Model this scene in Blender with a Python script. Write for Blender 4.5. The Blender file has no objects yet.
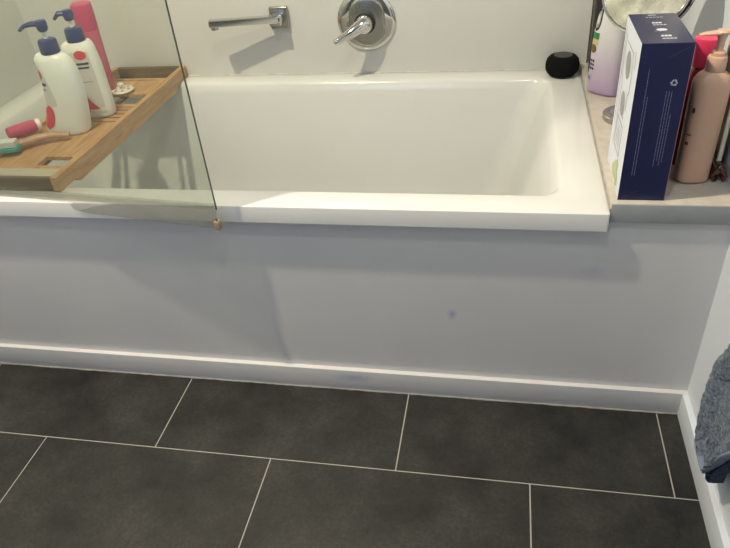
import bpy, bmesh, math, random
from mathutils import Vector, Matrix
random.seed(7)
PI = math.pi
S = bpy.context.scene
COL = S.collection

# ------------------------------------------------------------------ camera
cam_d = bpy.data.cameras.new('camera')
cam = bpy.data.objects.new('camera', cam_d); COL.objects.link(cam)
fw = Vector((-0.19220571, 0.78957734, -0.58277319))
rt = Vector((0.98052905, 0.1788686, -0.08104815))
up = Vector((-0.04024604, 0.58700396, 0.80858309))
M = Matrix((( rt.x, up.x, -fw.x, -0.45238), (rt.y, up.y, -fw.y, -1.20942), (rt.z, up.z, -fw.z, 1.26147), (0, 0, 0, 1)))
cam.matrix_world = M
cam_d.sensor_width = 36.0
cam_d.lens = 666.513 / 730 * 36
cam_d.clip_start = 0.02
S.camera = cam

# ------------------------------------------------------------------ world and lights
w = bpy.data.worlds.new('sky'); S.world = w; w.use_nodes = True
w.node_tree.nodes['Background'].inputs[0].default_value = (0.62, 0.78, 1.0, 1)
w.node_tree.nodes['Background'].inputs[1].default_value = 1.5
vs = S.view_settings
vs.view_transform = 'Standard'; vs.look = 'None'; vs.gamma = 1.0; vs.use_curve_mapping = False
vs.exposure = 0.0

def spot(name, loc, energy, col, size=0.05, ang=150, aim=None):
    l = bpy.data.lights.new(name, 'SPOT'); l.energy = energy; l.color = col
    l.shadow_soft_size = size; l.spot_size = math.radians(ang); l.spot_blend = 0.6
    o = bpy.data.objects.new(name, l); COL.objects.link(o); o.location = loc
    if aim:
        d = Vector(aim) - Vector(loc); o.rotation_euler = d.to_track_quat('-Z', 'Y').to_euler()
    return o
LIGHTS = [(-1.38, -0.285), (-0.55, -0.80), (-1.45, -1.45)]
spot('downlight_lamp', (LIGHTS[0][0], LIGHTS[0][1], 2.36), 180, (1.0, 0.87, 0.64), 0.03)
spot('downlight_lamp', (LIGHTS[1][0], LIGHTS[1][1], 2.36), 24, (1.0, 0.97, 0.93), 0.06)
spot('downlight_lamp', (LIGHTS[2][0], LIGHTS[2][1], 2.36), 3, (1.0, 0.85, 0.6), 0.045)  # weak third lamp, added out of view for extra warm light
al = bpy.data.lights.new('added_window_fill', 'AREA'); al.shape = 'RECTANGLE'; al.size = 0.75; al.size_y = 0.95  # added cool fill lamp, standing in the made-up window opening
al.energy = 5.2; al.color = (0.50, 0.69, 1.0)
alo = bpy.data.objects.new('added_window_fill', al); COL.objects.link(alo)
alo.location = (-1.40, -2.06, 1.50); alo.rotation_euler = (math.radians(90), 0, 0)

# ------------------------------------------------------------------ materials
def new_mat(name):
    m = bpy.data.materials.new(name); m.use_nodes = True
    return m, m.node_tree, m.node_tree.nodes['Principled BSDF']
def P(name, col, rough=0.5, metal=0.0, spec=0.5, var=0.0, vscale=8.0, bump=0.0, bscale=60.0, coat=0.0, trans=0.0, alpha=1.0):
    m, nt, b = new_mat(name)
    b.inputs['Base Color'].default_value = (*col, 1)
    b.inputs['Roughness'].default_value = rough
    b.inputs['Metallic'].default_value = metal
    b.inputs['Specular IOR Level'].default_value = spec
    b.inputs['Coat Weight'].default_value = coat
    b.inputs['Transmission Weight'].default_value = trans
    b.inputs['Alpha'].default_value = alpha
    N = nt.nodes; L = nt.links
    tc = N.new('ShaderNodeTexCoord')
    if var > 0:
        n = N.new('ShaderNodeTexNoise'); n.inputs['Scale'].default_value = vscale; n.inputs['Detail'].default_value = 5
        L.new(tc.outputs['Object'], n.inputs['Vector'])
        r = N.new('ShaderNodeValToRGB')
        r.color_ramp.elements[0].position = 0.3; r.color_ramp.elements[1].position = 0.7
        r.color_ramp.elements[0].color = (*[c * (1 - var) for c in col], 1)
        r.color_ramp.elements[1].color = (*[min(1, c * (1 + var)) for c in col], 1)
        L.new(n.outputs['Fac'], r.inputs['Fac']); L.new(r.outputs['Color'], b.inputs['Base Color'])
    if bump > 0:
        n2 = N.new('ShaderNodeTexNoise'); n2.inputs['Scale'].default_value = bscale; n2.inputs['Detail'].default_value = 3
        L.new(tc.outputs['Object'], n2.inputs['Vector'])
        bp = N.new('ShaderNodeBump'); bp.inputs['Strength'].default_value = bump; bp.inputs['Distance'].default_value = 0.002
        L.new(n2.outputs['Fac'], bp.inputs['Height']); L.new(bp.outputs['Normal'], b.inputs['Normal'])
    return m
WHITE_ACR = P('white acrylic', (0.66, 0.665, 0.665), 0.16, var=0.015, vscale=3)
CLAD = P('white wall cladding', (0.57, 0.57, 0.56), 0.22, var=0.02, vscale=2)
PAINT = P('cool white wall paint', (0.62, 0.67, 0.74), 0.6, var=0.02, vscale=3)
CEIL = P('ceiling paint', (0.6, 0.6, 0.58), 0.8, var=0.01)
EDGEM = P('grey edge band', (0.30, 0.32, 0.34), 0.5, var=0.06, vscale=30)
GROUT = P('pale grout', (0.36, 0.35, 0.33), 0.9, var=0.1, vscale=30)
STONE = P('pale beige laminate', (0.47, 0.435, 0.385), 0.4, var=0.10, vscale=35)
CHROME = P('chrome', (0.62, 0.62, 0.62), 0.07, metal=1.0, var=0.03)
DCHROME = P('brushed chrome', (0.42, 0.42, 0.40), 0.25, metal=1.0, var=0.05)
BLACKP = P('black plastic', (0.01, 0.01, 0.011), 0.45, var=0.2, vscale=20)
BLACKF = P('black mesh fabric', (0.008, 0.008, 0.009), 1.0, spec=0.1, bump=0.6, bscale=900, var=0.2)
DKSEAL = P('dark sealant', (0.05, 0.05, 0.045), 0.7, var=0.2)
GSEAL = P('grey sealant', (0.30, 0.29, 0.27), 0.6, var=0.15, vscale=40)
NAVY = P('navy plastic', (0.010, 0.022, 0.13), 0.35, var=0.15)
BWHITE = P('white bottle plastic', (0.80, 0.80, 0.77), 0.3, var=0.01)
BLABEL = P('pale label', (0.62, 0.60, 0.58), 0.35, var=0.03)
PINK = P('pink plastic', (0.50, 0.055, 0.14), 0.35, var=0.06)
PINKM = P('dusty pink plastic', (0.50, 0.09, 0.16), 0.4, var=0.08)
RED = P('coral red print', (0.65, 0.05, 0.08), 0.4, var=0.08)
INK = P('dark ink', (0.03, 0.035, 0.07), 0.5, var=0.1)
GINK = P('grey ink', (0.30, 0.30, 0.32), 0.5, var=0.1)
LINK = P('pale print', (0.62, 0.64, 0.72), 0.5, var=0.1)
DIMINK = P('faint blue print', (0.16, 0.17, 0.32), 0.5, var=0.1)
HOTPINK = P('hot pink cap plastic', (0.78, 0.05, 0.14), 0.4, var=0.05)
DKRED = P('dark red plastic', (0.30, 0.015, 0.03), 0.3, var=0.1)
PEACH = P('peach plastic', (0.56, 0.36, 0.26), 0.38, var=0.04)
PEACHL = P('pale peach plastic', (0.60, 0.40, 0.30), 0.35, var=0.04)
BOXNAVY = P('navy printed card', (0.006, 0.009, 0.058), 0.4, var=0.10, vscale=12)
BOXWHITE = P('white printed card', (0.66, 0.71, 0.82), 0.35, var=0.02)
TORT = P('brown tortoiseshell plastic', (0.10, 0.045, 0.022), 0.25, var=0.5, vscale=40)
TEAL = P('teal plastic', (0.03, 0.30, 0.24), 0.4, var=0.1)
BRISTLE = P('white bristles', (0.62, 0.62, 0.58), 0.7, var=0.1, bump=0.8, bscale=500)
CREAM = P('cream plastic', (0.70, 0.66, 0.56), 0.4, var=0.03)
GREEN = P('green print', (0.03, 0.22, 0.07), 0.4, var=0.1)
YEL = P('yellow print', (0.55, 0.46, 0.20), 0.4, var=0.1)
BRN = P('brown print', (0.16, 0.09, 0.03), 0.4, var=0.2)
LGREEN = P('leaf green print', (0.42, 0.50, 0.22), 0.4, var=0.2)
SILV = P('silver print', (0.45, 0.45, 0.45), 0.3, metal=0.5, var=0.1)
DARKGLASS = P('dark glass', (0.02, 0.025, 0.02), 0.3, spec=0.25, var=0.3, vscale=25)
PALEFR = P('pale gold frame', (0.66, 0.62, 0.50), 0.3, metal=0.3, var=0.1)
GREYWALL = P('mid grey wall paint', (0.11, 0.11, 0.115), 0.7, var=0.03)
DOORM = P('door paint', (0.16, 0.16, 0.16), 0.5, var=0.02)
LAMPM = P('white lamp trim', (0.8, 0.8, 0.8), 0.4, var=0.01)
em, nt, b = new_mat('lamp glow'); b.inputs['Emission Color'].default_value = (1, 0.9, 0.72, 1); b.inputs['Emission Strength'].default_value = 8

def paint_panel():
    m, nt, b = new_mat('painted bath panel'); N = nt.nodes; L = nt.links
    b.inputs['Roughness'].default_value = 0.38
    tc = N.new('ShaderNodeTexCoord')
    n = N.new('ShaderNodeTexNoise'); n.inputs['Scale'].default_value = 2.5; n.inputs['Detail'].default_value = 6
    L.new(tc.outputs['Object'], n.inputs['Vector'])
    r = N.new('ShaderNodeValToRGB'); r.color_ramp.elements[0].position = .35; r.color_ramp.elements[1].position = .7
    r.color_ramp.elements[0].color = (0.60, 0.60, 0.62, 1); r.color_ramp.elements[1].color = (0.66, 0.655, 0.66, 1)
    L.new(n.outputs['Fac'], r.inputs['Fac'])
    last = r.outputs['Color']
    # faint blue scuffs, fixed on the paint
    for (x, z, rx, rz, s) in [(-0.548, 0.262, 0.014, 0.020, 0.35), (-0.80, 0.045, 0.06, 0.018, 0.3), (-0.25, 0.40, 0.03, 0.02, 0.12)]:
        mp = N.new('ShaderNodeMapping'); mp.vector_type = 'TEXTURE'
        mp.inputs['Location'].default_value = (x, 0, z); mp.inputs['Scale'].default_value = (rx, 1.0, rz)
        L.new(tc.outputs['Object'], mp.inputs['Vector'])
        g = N.new('ShaderNodeTexGradient'); g.gradient_type = 'SPHERICAL'; L.new(mp.outputs['Vector'], g.inputs['Vector'])
        n3 = N.new('ShaderNodeTexNoise'); n3.inputs['Scale'].default_value = 70; L.new(tc.outputs['Object'], n3.inputs['Vector'])
        mu = N.new('ShaderNodeMath'); mu.operation = 'MULTIPLY'; L.new(g.outputs['Fac'], mu.inputs[0]); L.new(n3.outputs['Fac'], mu.inputs[1])
        m2 = N.new('ShaderNodeMath'); m2.operation = 'MULTIPLY'; m2.use_clamp = True; m2.inputs[1].default_value = s * 4; L.new(mu.outputs[0], m2.inputs[0])
        mx = N.new('ShaderNodeMix'); mx.data_type = 'RGBA'; L.new(m2.outputs[0], mx.inputs[0])
        L.new(last, mx.inputs[6]); mx.inputs[7].default_value = (0.30, 0.36, 0.55, 1); last = mx.outputs[2]
    L.new(last, b.inputs['Base Color'])
    return m
PANEL = paint_panel()

def tile_mat():
    m, nt, b = new_mat('dark concrete tile'); N = nt.nodes; L = nt.links
    tc = N.new('ShaderNodeTexCoord'); geo = N.new('ShaderNodeNewGeometry')
    n = N.new('ShaderNodeTexNoise'); n.inputs['Scale'].default_value = 5; n.inputs['Detail'].default_value = 9; n.inputs['Roughness'].default_value = 0.68
    L.new(geo.outputs['Position'], n.inputs['Vector'])
    r = N.new('ShaderNodeValToRGB'); e = r.color_ramp.elements
    e[0].position = .36; e[0].color = (0.0040, 0.0042, 0.0043, 1); e[1].position = .68; e[1].color = (0.0290, 0.0290, 0.0268, 1)
    L.new(n.outputs['Fac'], r.inputs['Fac'])
    n2 = N.new('ShaderNodeTexNoise'); n2.inputs['Scale'].default_value = 110; n2.inputs['Detail'].default_value = 4; n2.inputs['Roughness'].default_value = 0.8
    L.new(geo.outputs['Position'], n2.inputs['Vector'])
    r2 = N.new('ShaderNodeValToRGB'); r2.color_ramp.elements[0].position = .3; r2.color_ramp.elements[0].color = (.6, .6, .6, 1)
    r2.color_ramp.elements[1].position = .75; r2.color_ramp.elements[1].color = (1.9, 1.9, 1.85, 1)
    L.new(n2.outputs['Fac'], r2.inputs['Fac'])
    mx = N.new('ShaderNodeMix'); mx.data_type = 'RGBA'; mx.blend_type = 'MULTIPLY'; mx.inputs[0].default_value = 1
    L.new(r.outputs['Color'], mx.inputs[6]); L.new(r2.outputs['Color'], mx.inputs[7]); L.new(mx.outputs[2], b.inputs['Base Color'])
    mr = N.new('ShaderNodeMapRange'); mr.inputs[3].default_value = .50; mr.inputs[4].default_value = .66; b.inputs['Specular IOR Level'].default_value = .4
    L.new(n.outputs['Fac'], mr.inputs[0]); L.new(mr.outputs[0], b.inputs['Roughness'])
    bp = N.new('ShaderNodeBump'); bp.inputs['Strength'].default_value = .25; bp.inputs['Distance'].default_value = .001
    L.new(n2.outputs['Fac'], bp.inputs['Height']); L.new(bp.outputs['Normal'], b.inputs['Normal'])
    return m
TILE = tile_mat()

def wood_mat(name, c0, c1, sc=(40, 5, 40)):
    m, nt, b = new_mat(name); N = nt.nodes; L = nt.links
    geo = N.new('ShaderNodeNewGeometry'); mp = N.new('ShaderNodeMapping'); mp.inputs['Scale'].default_value = sc
    L.new(geo.outputs['Position'], mp.inputs['Vector'])
    n = N.new('ShaderNodeTexNoise'); n.inputs['Scale'].default_value = 2.0; n.inputs['Detail'].default_value = 6; n.inputs['Distortion'].default_value = .6
    L.new(mp.outputs['Vector'], n.inputs['Vector'])
    r = N.new('ShaderNodeValToRGB'); r.color_ramp.elements[0].position = .3; r.color_ramp.elements[1].position = .72
    r.color_ramp.elements[0].color = (*c0, 1); r.color_ramp.elements[1].color = (*c1, 1)
    L.new(n.outputs['Fac'], r.inputs['Fac']); L.new(r.outputs['Color'], b.inputs['Base Color'])
    b.inputs['Roughness'].default_value = .45
    return m
WOOD = wood_mat('bamboo wood', (0.36, 0.19, 0.075), (0.60, 0.36, 0.17))
WOODX = wood_mat('bamboo slat wood', (0.32, 0.17, 0.07), (0.55, 0.33, 0.16), (5, 40, 40))
SHADEWOOD = wood_mat('bamboo with painted shade', (0.10, 0.06, 0.028), (0.18, 0.11, 0.05), (5, 40, 40))  # dark copy of the bamboo, paints shade onto the end rails
GLAREWOOD = wood_mat('bamboo with painted glare', (0.42, 0.37, 0.27), (0.56, 0.51, 0.40), (5, 40, 40))  # pale tone paints the glare on top of the end board

def glass_mat(name, tint, haze, hazecol=(0.7, 0.72, 0.62)):
    # thin pane: transmits straight through, reflects by Fresnel, with a little dried soap film
    m = bpy.data.materials.new(name); m.use_nodes = True; nt = m.node_tree; N = nt.nodes; L = nt.links
    N.clear(); out = N.new('ShaderNodeOutputMaterial')
    tr = N.new('ShaderNodeBsdfTransparent'); tr.inputs[0].default_value = (*tint, 1)
    gl = N.new('ShaderNodeBsdfGlossy'); gl.inputs['Roughness'].default_value = .02
    df = N.new('ShaderNodeBsdfDiffuse'); df.inputs[0].default_value = (*hazecol, 1)
    fr = N.new('ShaderNodeFresnel'); fr.inputs[0].default_value = 1.45; bf = N.new('ShaderNodeMapRange'); bf.inputs[3].default_value = 1.45; bf.inputs[4].default_value = 1 / 1.45
    m1 = N.new('ShaderNodeMixShader'); m2 = N.new('ShaderNodeMixShader')
    geo = N.new('ShaderNodeNewGeometry'); n = N.new('ShaderNodeTexNoise'); n.inputs['Scale'].default_value = 14; n.inputs['Detail'].default_value = 5
    L.new(geo.outputs['Position'], n.inputs['Vector']); L.new(geo.outputs['Backfacing'], bf.inputs[0]); L.new(bf.outputs[0], fr.inputs[0])
    mr = N.new('ShaderNodeMapRange'); mr.inputs[1].default_value = .3; mr.inputs[2].default_value = .75; mr.inputs[3].default_value = haze * .7; mr.inputs[4].default_value = haze * 1.3
    L.new(n.outputs['Fac'], mr.inputs[0]); L.new(mr.outputs[0], m1.inputs[0])
    L.new(tr.outputs[0], m1.inputs[1]); L.new(df.outputs[0], m1.inputs[2])
    L.new(fr.outputs[0], m2.inputs[0]); L.new(m1.outputs[0], m2.inputs[1]); L.new(gl.outputs[0], m2.inputs[2])
    L.new(m2.outputs[0], out.inputs[0]); return m
GLASS = glass_mat('shower glass', (0.93, 0.95, 0.915), 0.035, (0.62, 0.66, 0.60))
SEALM = glass_mat('cloudy clear vinyl', (0.86, 0.86, 0.84), 0.14, (0.50, 0.50, 0.46))
WGLASS = glass_mat('window glass', (0.95, 0.97, 0.96), 0.01)
GEDGE = P('green glass edge', (0.055, 0.095, 0.075), 0.15, var=0.1)
STAINV = P('yellowed vinyl', (0.36, 0.27, 0.17), 0.5, var=0.2, vscale=80)

def shampoo_mat():
    m, nt, b = new_mat('white to purple plastic'); N = nt.nodes; L = nt.links
    tc = N.new('ShaderNodeTexCoord'); sp = N.new('ShaderNodeSeparateXYZ'); L.new(tc.outputs['Object'], sp.inputs[0])
    mr = N.new('ShaderNodeMapRange'); mr.inputs[1].default_value = 0; mr.inputs[2].default_value = .16
    L.new(sp.outputs['Z'], mr.inputs[0])
    r = N.new('ShaderNodeValToRGB'); e = r.color_ramp.elements; e[0].color = (0.36, 0.26, 0.42, 1); e[1].color = (0.70, 0.69, 0.71, 1)
    x = e.new(.45); x.color = (0.50, 0.43, 0.55, 1)
    L.new(mr.outputs[0], r.inputs['Fac']); L.new(r.outputs['Color'], b.inputs['Base Color']); b.inputs['Roughness'].default_value = .3
    return m
SHAMP = shampoo_mat()

def mirror_mat():
    m, nt, b = new_mat('silver mirror with painted reflections'); N = nt.nodes; L = nt.links  # mottled greys put the mirror's reflections into its colour
    tc = N.new('ShaderNodeTexCoord'); v = N.new('ShaderNodeTexVoronoi'); v.inputs['Scale'].default_value = 90
    L.new(tc.outputs['Object'], v.inputs['Vector'])
    n = N.new('ShaderNodeTexNoise'); n.inputs['Scale'].default_value = 30; n.inputs['Detail'].default_value = 6; L.new(tc.outputs['Object'], n.inputs['Vector'])
    r = N.new('ShaderNodeValToRGB'); r.color_ramp.elements[0].position = .35; r.color_ramp.elements[1].position = .75
    r.color_ramp.elements[0].color = (0.24, 0.25, 0.23, 1); r.color_ramp.elements[1].color = (0.46, 0.47, 0.44, 1)
    L.new(n.outputs['Fac'], r.inputs['Fac']); L.new(r.outputs['Color'], b.inputs['Base Color'])
    b.inputs['Metallic'].default_value = .85; b.inputs['Roughness'].default_value = .16
    bp = N.new('ShaderNodeBump'); bp.inputs['Strength'].default_value = .10; bp.inputs['Distance'].default_value = .002
    L.new(v.outputs['Distance'], bp.inputs['Height']); L.new(bp.outputs['Normal'], b.inputs['Normal']); return m
MIRROR = mirror_mat()

def towel_mat():
    m, nt, b = new_mat('blue grey terry'); N = nt.nodes; L = nt.links
    tc = N.new('ShaderNodeTexCoord')
    n = N.new('ShaderNodeTexNoise'); n.inputs['Scale'].default_value = 140; n.inputs['Detail'].default_value = 6; n.inputs['Roughness'].default_value = .75
    L.new(tc.outputs['Object'], n.inputs['Vector'])
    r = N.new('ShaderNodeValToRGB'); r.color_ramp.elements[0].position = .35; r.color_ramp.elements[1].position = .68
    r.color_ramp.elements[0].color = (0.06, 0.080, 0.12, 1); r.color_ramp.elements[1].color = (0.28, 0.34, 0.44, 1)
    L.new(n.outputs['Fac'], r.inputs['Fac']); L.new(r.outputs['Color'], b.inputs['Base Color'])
    b.inputs['Roughness'].default_value = .95
    bp = N.new('ShaderNodeBump'); bp.inputs['Strength'].default_value = .9; bp.inputs['Distance'].default_value = .006
    L.new(n.outputs['Fac'], bp.inputs['Height']); L.new(bp.outputs['Normal'], b.inputs['Normal']); return m
TOWEL = towel_mat()
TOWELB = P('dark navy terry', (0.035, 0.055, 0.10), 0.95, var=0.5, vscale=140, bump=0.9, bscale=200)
HEM = P('blue grey woven hem', (0.17, 0.22, 0.32), 0.9, var=0.1, vscale=60)

# ------------------------------------------------------------------ mesh helpers
def link(name, bm, mats, parent=None, smooth=False, ang=35):
    bmesh.ops.recalc_face_normals(bm, faces=bm.faces[:])
    me = bpy.data.meshes.new(name); bm.to_mesh(me); bm.free()
    for m in (mats if isinstance(mats, (list, tuple)) else [mats]): me.materials.append(m)
    if smooth:
        for p_ in me.polygons: p_.use_smooth = True
        me.set_sharp_from_angle(angle=math.radians(ang))
    o = bpy.data.objects.new(name, me); COL.objects.link(o)
    if parent: o.parent = parent
    return o
def thing(name, label, cat, loc=(0, 0, 0), rz=0, group=None):
    o = bpy.data.objects.new(name, None); COL.objects.link(o); o.location = loc; o.rotation_euler = (0, 0, rz)
    o.empty_display_size = .05
    o['label'] = label; o['category'] = cat
    if group: o['group'] = group
    return o
def tag(o, label, cat, group=None):
    o['label'] = label; o['category'] = cat
    if group: o['group'] = group
    return o
def struct(o, label=None, cat=None):
    o['kind'] = 'structure'
    if label: o['label'] = label
    if cat: o['category'] = cat
    return o
def box(bm, x0, x1, y0, y1, z0, z1, bev=0, seg=2, mi=0):
    before = set(bm.faces)
    v = [bm.verts.new(c) for c in ((x0,y0,z0),(x1,y0,z0),(x1,y1,z0),(x0,y1,z0),(x0,y0,z1),(x1,y0,z1),(x1,y1,z1),(x0,y1,z1))]
    fs = [bm.faces.new([v[i] for i in f]) for f in ((0,3,2,1),(4,5,6,7),(0,1,5,4),(1,2,6,5),(2,3,7,6),(3,0,4,7))]
    if bev > 0:
        es = list({e for f in fs for e in f.edges})
        bmesh.ops.bevel(bm, geom=es, offset=bev, segments=seg, affect='EDGES', profile=.6)
    for f in bm.faces:
        if f not in before: f.material_index = mi
def bx(name, x0, x1, y0, y1, z0, z1, mat, parent=None, bev=0.0, seg=2):
    bm = bmesh.new(); box(bm, x0, x1, y0, y1, z0, z1, bev, seg)
    return link(name, bm, mat, parent, smooth=bev > 0)
def lathe(bm, prof, cx=0, cy=0, z0=0, n=32, sx=1, sy=1, T=None, mi=0):
    rings = []
    for r, z in prof:
        if r < 1e-6:
            c = Vector((cx, cy, z0 + z)); rings.append([bm.verts.new(T @ c if T else c)]); continue
        ring = []
        for k in range(n):
            a = 2 * PI * k / n; c = Vector((cx + r * sx * math.cos(a), cy + r * sy * math.sin(a), z0 + z))
            ring.append(bm.verts.new(T @ c if T else c))
        rings.append(ring)
    for A, B in zip(rings, rings[1:]):
        if len(A) == 1 and len(B) == 1: continue
        for k in range(n):
            k2 = (k + 1) % n
            if len(A) == 1: f = bm.faces.new((A[0], B[k2], B[k]))
            elif len(B) == 1: f = bm.faces.new((A[k], A[k2], B[0]))
            else: f = bm.faces.new((A[k], A[k2], B[k2], B[k]))
            f.material_index = mi
    for R, flip in ((rings[0], True), (rings[-1], False)):
        if len(R) > 2:
            f = bm.faces.new(R[::-1] if flip else R); f.material_index = mi
def tube(bm, pts, rad, n=12, cap=True, mi=0, flat=1.0):
    pts = [Vector(p_) for p_ in pts]; rings = []
    for i, p_ in enumerate(pts):
        t = (pts[min(i + 1, len(pts) - 1)] - pts[max(i - 1, 0)]).normalized()
        a = Vector((0, 0, 1)) if abs(t.z) < .9 else Vector((0, 1, 0))
        u = t.cross(a).normalized(); v = u.cross(t)
        r = rad[i] if isinstance(rad, (list, tuple)) else rad
        rings.append([bm.verts.new(p_ + (u * math.cos(2*PI*k/n) + v * flat * math.sin(2*PI*k/n)) * r) for k in range(n)])
    for A, B in zip(rings, rings[1:]):
        for k in range(n):
            f = bm.faces.new((A[k], A[(k+1) % n], B[(k+1) % n], B[k])); f.material_index = mi
    if cap:
        bm.faces.new(rings[0][::-1]).material_index = mi; bm.faces.new(rings[-1]).material_index = mi
def rrect(x0, x1, y0, y1, r, n=6):
    out = []
    for cx, cy, a0 in ((x1 - r, y1 - r, 0), (x0 + r, y1 - r, 90), (x0 + r, y0 + r, 180), (x1 - r, y0 + r, 270)):
        for k in range(n + 1):
            a = math.radians(a0 + 90 * k / n); out.append((cx + r * math.cos(a), cy + r * math.sin(a)))
    return out
def loft(bm, rings, cap0=True, cap1=True, mi=0):
    R = [[bm.verts.new(c) for c in ring] for ring in rings]; n = len(R[0])
    for A, B in zip(R, R[1:]):
        for k in range(n): bm.faces.new((A[k], A[(k+1) % n], B[(k+1) % n], B[k])).material_index = mi
    if cap0: bm.faces.new(R[0][::-1]).material_index = mi
    if cap1: bm.faces.new(R[-1]).material_index = mi
def boolean_cut(o, cutters):
    for c in cutters:
        m = o.modifiers.new('cut', 'BOOLEAN'); m.operation = 'DIFFERENCE'; m.object = c; m.solver = 'EXACT'
    bpy.context.view_layer.update()
    me = bpy.data.meshes.new_from_object(o.evaluated_get(bpy.context.evaluated_depsgraph_get()))
    o.modifiers.clear(); o.data = me
    for c in cutters: bpy.data.objects.remove(c)

# ------------------------------------------------------------------ room shell
H = 0.5530; D = 0.8127; XL = -2.012; ZC = 2.40; YB = -2.05
fl = struct(bx('floor', XL, 0.0, YB, 0.02, -0.06, -0.0015, GROUT))
# tiles: 600 x 300, half-bond, first row cut against the bath panel
g = 0.0016; row_y = [0.0]; y = -0.2538
while y > YB: row_y.append(y); y -= 0.305
row_y.append(YB)
A0 = -0.0598
for r in range(len(row_y) - 1):
    y1, y0 = row_y[r], row_y[r + 1]
    off = A0 if r % 2 == 0 else A0 - 0.3
    xs = [0.0] + [off - .6 * k for k in range(5) if off - .6 * k > XL] + [XL]
    for a, c in zip(xs, xs[1:]):
        bx('tile', c + g, a - g, y0 + g, y1 - (g if r else 0.0), -0.004, 0.0, TILE, fl, bev=0.0006, seg=1)
struct(bx('ceiling', XL, 0, YB, 0.9, ZC, ZC + .06, CEIL))
struct(bx('wall_left', XL - .08, XL, YB - .08, 1.0, -.06, ZC + .06, CLAD))
struct(bx('wall_right', 0, .08, YB - .08, 1.0, -.06, ZC + .06, PAINT))
struct(bx('wall_back', XL, 0, 0.9, 1.0, -.06, ZC + .06, P('beige wall paint', (0.55, 0.52, 0.45), 0.5, var=.03)))
struct(bx('trim_1', XL, -0.2175, D, 0.8995, H - .03, ZC, CLAD), 'glossy white wall cladding behind the bath')
struct(bx('trim_2', -0.2175, -0.2140, D + .001, 0.8995, 0.5702, ZC, DKSEAL), 'dark edge of the wall cladding')
# unseen wall behind the camera, grey to cut bounce; added window for cool fill
wx0, wx1, wz0, wz1 = -1.8, -1.0, 1.0, 2.0
bm = bmesh.new()
box(bm, XL, wx0, YB - .08, YB, -.06, ZC + .06); box(bm, wx1, 0, YB - .08, YB, -.06, ZC + .06)
box(bm, wx0, wx1, YB - .08, YB, -.06, wz0); box(bm, wx0, wx1, YB - .08, YB, wz1, ZC + .06)
struct(link('wall_front', bm, GREYWALL))
bm = bmesh.new()
for a in ((wx0, wx0 + .04, wz0, wz1), (wx1 - .04, wx1, wz0, wz1), (wx0 + .04, wx1 - .04, wz0, wz0 + .04), (wx0 + .04, wx1 - .04, wz1 - .04, wz1), (-1.415, -1.385, wz0 + .04, wz1 - .04)):
    box(bm, a[0], a[1], YB - .06, YB - .02, a[2], a[3])
wf = struct(link('added_window_1', bm, LAMPM)); bx('pane', wx0 + .04, wx1 - .04, YB - .045, YB - .041, wz0 + .04, wz1 - .04, WGLASS, wf)  # made-up window out of view, added to light the room
d1 = struct(bx('added_door_1', -0.90, -0.12, YB, YB + .03, 0.002, 2.0, DOORM, bev=.003))  # added door out of view, dark for the chrome to reflect
bm = bmesh.new(); tube(bm, [(-.83, YB + .03, 1.0), (-.83, YB + .08, 1.0), (-.72, YB + .08, 1.0)], .009); link('handle', bm, CHROME, d1, True)
# baseboards
T = 0.0135; HB = 0.0685
struct(bx('baseboard_bath', XL, 0, -T, 0, 0.0, HB, PANEL, bev=.0012))
struct(bx('baseboard_right', -T, 0, YB, -T, 0.0, HB, PAINT, bev=.0012))
bm = bmesh.new()          # ragged bead of sealant at the foot of the baseboard
pts = [(XL + (-T - XL) * k / 160, -T - .0006, 0.0008 + .0010 * random.random()) for k in range(161)]
tube(bm, pts, [.0014 + .0014 * random.random() for _ in pts], 6)
struct(link('trim_3', bm, GSEAL, None, True), 'thin ragged bead of pale sealant along the foot of the bath baseboard')
# bath panel
bp_ = bx('wall_bath', XL, 0, 0, 0.018, HB * 0, H - .0430, PANEL)
struct(bp_, 'white painted flat panel closing the front of the bath below its rim')
bm = bmesh.new(); box(bm, -0.2340, 0, 0.0000, 0.018, H - .0428, 0.5278)
struct(link('trim_4', bm, PANEL), 'strip of the panel right under the shelf')
# ceiling downlights
for i, (x, y) in enumerate(LIGHTS):
    t = thing('ceiling_downlight', ['round recessed ceiling downlight above the bath screen', 'round recessed ceiling downlight nearest the shelf', 'added round ceiling downlight out of view, nearest the added door'][i], 'light', (x, y, ZC))
    bm = bmesh.new(); lathe(bm, [(.055, 0), (.055, -.006), (.040, -.008), (.038, -.002), (.038, 0)]); link('trim_ring', bm, LAMPM, t, True)
    bm = bmesh.new(); lathe(bm, [(.036, -.0005), (.036, -.003), (0, -.003)]); link('bulb', bm, em, t, True)

# ------------------------------------------------------------------ bathtub
bt = thing('bathtub', 'white rectangular inset bathtub with a wide flat rim and square edges', 'bathtub', (XL + .001, -.02, 0))
L0 = Vector((-(XL + .001), .02, 0))
X0, X1, Y0, Y1 = XL + .001, -0.2357, -0.02, D - .0005
def rr(x0, x1, y0, y1, r, z): return [(a + L0.x, c + L0.y, z) for a, c in rrect(x0, x1, y0, y1, r)]
bm = bmesh.new()
zl = H - .0425
rings = [rr(X0 + .05, X1 - .05, .0190, Y1 - .05, .01, zl), rr(X0 + .003, X1 - .003, Y0 + .003, Y1 - .003, .006, zl), rr(X0, X1, Y0, Y1, .005, zl + .0025),
         rr(X0, X1, Y0, Y1, .005, H - .0018), rr(X0 + .0005, X1 - .0005, Y0 + .0005, Y1 - .0005, .005, H - .0005), rr(X0 + .0018, X1 - .0018, Y0 + .0018, Y1 - .0018, .005, H)]
ix0, ix1, iy0, iy1 = -1.935, -0.322, 0.056, 0.748
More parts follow.
